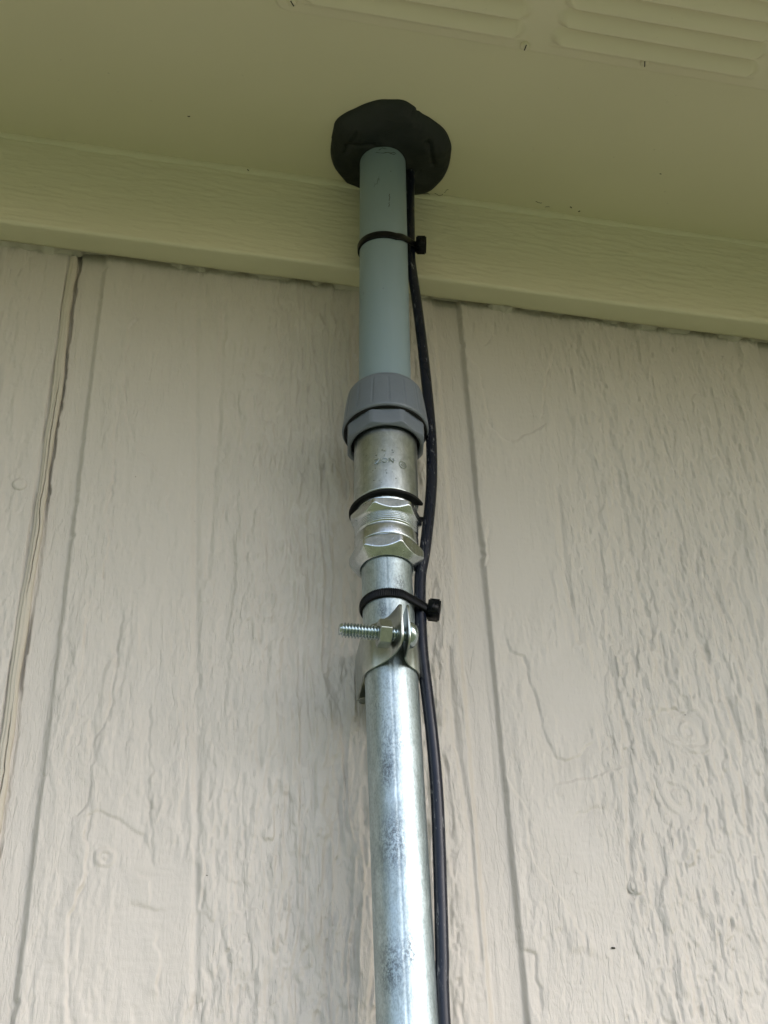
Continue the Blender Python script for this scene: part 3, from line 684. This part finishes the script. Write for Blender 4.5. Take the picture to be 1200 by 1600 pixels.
# ------------------------------------------------------------------ zip ties
def hull_path(c1, r1, c2, r2, n=300):
    """convex hull outline of two circles, counter-clockwise, evenly spaced"""
    c1, c2 = np.array(c1), np.array(c2); d = c2-c1; L = np.linalg.norm(d); a = math.atan2(d[1], d[0]); b = math.acos((r1-r2)/L)
    A = np.linspace(a+b, a+2*math.pi-b, 160); B = np.linspace(a-b, a+b, 60)
    pts = [c1+r1*np.array([math.cos(t), math.sin(t)]) for t in A]+[c2+r2*np.array([math.cos(t), math.sin(t)]) for t in B]
    pts = np.array(pts); pts = np.vstack([pts, pts[:1]])
    s = np.concatenate([[0], np.cumsum(np.linalg.norm(np.diff(pts, axis=0), axis=1))])
    u = np.linspace(0, s[-1], n, endpoint=False)
    return np.stack([np.interp(u, s, pts[:, 0]), np.interp(u, s, pts[:, 1])], -1), s[-1]
def zip_tie(z, r_p, cab, label, teeth, wd=.0049, slope=0.0, ky=0.0, head=(.0, .0, .0), hrot=0.0, htilt=0.0):
    ax, ay = axis(np.array(z)); c1 = (float(ax), float(ay)); c2 = (cab[0], cab[1])
    root = empty('zip_tie', (c1[0], c1[1], z)); tag(root, label, 'zip tie', 'zip ties holding the cable to the conduit')
    n = 420; path, L = hull_path(c1, r_p+.0001, c2, .0029, n)
    T = np.roll(path, -1, 0)-np.roll(path, 1, 0); T /= np.linalg.norm(T, axis=1)[:, None]; N = np.stack([T[:, 1], -T[:, 0]], -1)
    th = .0011+teeth*.00028*np.where((np.arange(n) % 4) < 2, 1, -1.)
    zc = z-slope*np.clip(path[:, 0]-c1[0]-.004, 0, 1)+ky*(path[:, 1]-c1[1])
    rows = []
    for t, dz in ((0*th, -wd/2), (th*.7, -wd/2), (th*0+.0010, -wd/2+.0005), (th, -wd/2+.0009), (th, wd/2-.0009), (th*0+.0010, wd/2-.0005), (th*.7, wd/2), (0*th, wd/2)):
        q = path+N*np.atleast_1d(t)[:, None]; rows.append(np.stack([q[:, 0], q[:, 1], zc+dz], -1))
    link('strap', grid_mesh('strap', np.stack(rows), closed_u=True, closed_v=True), M_BLK, root, smooth=not teeth)
    hx, hy, hz = head
    bm = bmesh.new(); box(bm, -.0026, .0032, -.0038, .0038, -.0042, .0042)
    bmesh.ops.bevel(bm, geom=list(bm.edges), offset=.0007, segments=2, affect='EDGES')
    R = Matrix.Rotation(hrot, 3, 'Z') @ Matrix.Rotation(htilt, 3, 'Y')
    bmesh.ops.rotate(bm, verts=bm.verts, cent=(0, 0, 0), matrix=R); bmesh.ops.translate(bm, verts=bm.verts, vec=(hx, hy, hz))
    h = bm_obj('head', bm, M_BLK, root)
    # the cut-off tail standing out of the head and the strap neck running into it
    bm = bmesh.new(); box(bm, -.0005, .0005, -.0045, -.0028, -.0020, .0020); bmesh.ops.bevel(bm, geom=list(bm.edges), offset=.0002, segments=1, affect='EDGES')
    bmesh.ops.rotate(bm, verts=bm.verts, cent=(0, 0, 0), matrix=R); bmesh.ops.translate(bm, verts=bm.verts, vec=(hx, hy, hz)); bm_obj('tail', bm, M_BLK, h)
    return root
zip_tie(2.2482, .01335, (.1491, -.0370), 'smooth black zip tie around the gray plastic pipe and cable near the soffit', 0, slope=-.50, ky=.24, head=(.1543, -.0395, 2.2552), hrot=-.25, htilt=.1)
zip_tie(2.0122, .01175, (.1420, -.036), 'ribbed black zip tie around the steel tube and cable above the bolted clamp', 1, wd=.0046, slope=.10, head=(.1478, -.0370, 2.0110), hrot=-.25, htilt=.2)

# ------------------------------------------------------------------ pipe clamp
ZB, ZT2 = 1.9745, 1.9968
clamp = empty('pipe_clamp', (.1275, -.034, 1.985))
tag(clamp, 'zinc two-piece clamp bolted around the steel tube, screw pointing left', 'pipe clamp')
def ribbon(name, pts, t, m, parent):
    """pts: (x, y, zlo, zhi) plan path of the inner face; thickened by t to the right of travel"""
    p = np.array(pts); T = np.gradient(p[:, :2], axis=0); T /= np.linalg.norm(T, axis=1)[:, None]; N = np.stack([T[:, 1], -T[:, 0]], -1)
    nz = 5; b = .00025
    rows = []
    loop = [(0, 'lo', b), (0, 'hi', -b), (.15, 'hi', 0), (.85, 'hi', 0), (1, 'hi', -b), (1, 'lo', b), (.85, 'lo', 0), (.15, 'lo', 0)]
    for f, wch, off in loop:
        q = p[:, :2]+N*t*f; z = (p[:, 2] if wch == 'lo' else p[:, 3])+off
        rows.append(np.stack([q[:, 0], q[:, 1], z], -1))
    me = grid_mesh(name, np.stack(rows), closed_u=True)
    bm = bmesh.new(); bm.from_mesh(me); bmesh.ops.holes_fill(bm, edges=[e for e in bm.edges if e.is_boundary], sides=10)
    bmesh.ops.recalc_face_normals(bm, faces=bm.faces); bm.to_mesh(me); bm.free()
    o = link(name, me, m, parent); md = o.modifiers.new('s', 'EDGE_SPLIT'); md.split_angle = math.radians(50); return o
def clamp_half(sgn):
    cx, cy, r = .1275, -.034, .0120
    gap = .0011; xe = .1282+sgn*gap; lean = .0026 if sgn < 0 else -.0004          # ear plane
    pts = []
    # ear from its tip back towards the tube; top corner leans back, bottom corner is cut
    yt, yb = -.0616, -.0500
    for k in range(15):
        s = k/14; y = yt+(yb-yt)*s
        zlo = ZB+.0010+.0050*(1-math.sqrt(1-(1-min(1, s/.75))**2)); zhi = ZT2-.0024*(1-math.sqrt(1-(1-min(1, s/.25))**2))
        pts.append((xe-lean*s**1.3, y, zlo, zhi))
    # fillet from the ear onto the tube
    a_s = math.radians(-90+sgn*(46 if sgn < 0 else 34))
    p0 = np.array([xe-lean, yb]); p3 = np.array([cx+r*math.cos(a_s), cy+r*math.sin(a_s)])
    tan = np.array([-math.sin(a_s), math.cos(a_s)])*sgn
    p1 = p0+np.array([-lean*.22, .0014]); p2 = p3-tan*(.0034 if sgn < 0 else .0024)
    for k in range(1, 10):
        t = k/10; q = (1-t)**3*p0+3*(1-t)**2*t*p1+3*(1-t)*t*t*p2+t**3*p3; pts.append((q[0], q[1], ZB+.0012*(1-t), ZT2))
    a_e = math.radians(-90+sgn*93)
    for k in range(22):
        a = a_s+(a_e-a_s)*k/21; pts.append((cx+r*math.cos(a), cy+r*math.sin(a), ZB, ZT2))
    xl = cx+sgn*r
    for k in range(1, 10):
        t = k/9; pts.append((xl-sgn*.0012*t, cy+t*.0200, ZB-.0000, ZT2))
    pts.append((xl-sgn*.0016, cy+.0225, ZB+.001, ZT2)); pts.append((xl-sgn*.0026, cy+.0240, ZB+.003, ZT2)); pts.append((xl-sgn*.0060, cy+.0248, ZB+.005, ZT2-.001))
    if sgn > 0: return ribbon('clamp_half', pts, .0009, M_STRAP, clamp)
    return ribbon('clamp_half', pts, -.0009, M_STRAP, clamp)
clamp_half(-1); clamp_half(1)
bm = bmesh.new(); box(bm, .1195, .1355, -.0090, .0004, ZB+.006, ZT2+.010); bm_obj('wall_base', bm, M_STRAP, clamp, bevel=.0008)
# bolt along x
BY, BZ = -.0548, 1.9842
def lathe_x(name, prof, m, parent, n=64, rf=None, cy=BY, cz=BZ):
    prof = np.array(prof); th = np.linspace(0, 2*np.pi, n, endpoint=False)
    Xp, T = np.meshgrid(prof[:, 0], th, indexing='ij'); R = np.repeat(prof[:, 1:2], n, 1)
    if rf: R = rf(T, Xp, R)
    return link(name, grid_mesh(name, np.stack([Xp, cy+R*np.cos(T), cz+R*np.sin(T)], -1), closed_v=True), m, parent)
pit = .00140
def thread_r(T, X, R):
    ph = (X/pit-T/(2*np.pi)) % 1; tri = np.abs(ph*2-1)
    return np.where(R > .0028, R-.00095*(1-ss(.05, .8, tri)), R)
xs = np.arange(.1012, .1310, .000085)
prof = [(.1003, .00002), (.1003, .0021), (.1005, .0025)]+[(x, .0033-max(0, .1022-x)*.4) for x in xs]
shank = lathe_x('bolt_shank', prof, M_BOLT, clamp, 48, thread_r)
HX = .1304
hd = [(HX, .0030), (HX, .0055), (HX+.0003, .0060)]+[(HX+.0003+.0042*math.sin(a), .0060*math.cos(a)**.7) for a in np.linspace(.1, 1.5, 14)]+[(HX+.0045, .00002)]
lathe_x('bolt_head', hd, M_BOLT, clamp, 48)
def nutx(T, X, R):
    h = hexr(T, .0064, 6, math.radians(6), .0001); c = np.minimum(.0052+(X-.1172)*2.6, .0052+(.1228-X)*2.6)
    k = 20000.; v = -np.log(np.exp(-k*h)+np.exp(-k*c))/k
    return np.where(R > .5, v, R)
lathe_x('hex_nut', [(.1173, .0030)]+[(x, 1) for x in np.linspace(.1172, .1228, 30)]+[(.1227, .0030)], M_STRAP, clamp, 144, nutx)

# ------------------------------------------------------------------ duct seal putty
def putty():
    C = np.array([.1385, -.0500]); out = np.array(PUT); d = out-C
    an = np.arctan2(d[:, 1], d[:, 0]); rr = np.hypot(d[:, 0], d[:, 1]); o = np.argsort(an); an, rr = an[o], rr[o]
    an = np.concatenate([an-2*np.pi, an, an+2*np.pi]); rr = np.tile(rr, 3)
    th = np.linspace(-np.pi, np.pi, 220, endpoint=False); R0 = np.interp(th, an, rr)
    k = np.ones(7)/7; R0 = np.convolve(np.concatenate([R0[-3:], R0, R0[:3]]), k, 'valid')
    s = np.linspace(.02, 1.0, 70); Sg, Tg = np.meshgrid(s, th, indexing='ij'); Rg = Sg*R0[None, :]*(1+.012*vn(Tg*5, Tg*0, 3))
    X = C[0]+Rg*np.cos(Tg); Y = C[1]+Rg*np.sin(Tg)
    H = .0046*(1-Sg**6)**.6+.0014*fbm(X/.020, Y/.020, 2, 2)*(1-Sg**6)+.0003*vn(X/.006, Y/.006, 5)*(1-Sg**8)
    # pressed facets and thumb creases
    for (ax, ay, bx, by, dp) in ((.150, -.083, .146, -.076, .0016), (.112, -.050, .126, -.053, .0014), (.158, -.060, .164, -.045, .0016), (.116, -.060, .112, -.045, .001)):
        dd, _ = pdist(X, Y, [(ax, ay), (bx, by)]); H -= dp*np.exp(-(dd/.0016)**2)
    H += .0012*np.exp(-((np.hypot(X-.162, Y+.052))/.010)**2)+.002*np.exp(-((np.hypot(X-.118, Y+.062))/.012)**2)
    over = np.clip(Y+.0178, 0, 1)                      # what would pass the trim board slumps down its face
    H = H+over*1.9*(Sg**2)
    Y = np.minimum(Y, -.0178)
    H = np.where(Sg > .995, np.minimum(H, over*1.9), H)
    Z = SOF-H; Z[-1] = np.where(over[-1] > 0, Z[-1], SOF+.0008)
    o = link('sealing_putty', grid_mesh('sealing_putty', np.stack([X, Y, Z], -1), closed_v=True), M_PUT)
    return tag(o, 'lump of black duct seal putty where the pipe enters the soffit', 'putty')
putty()
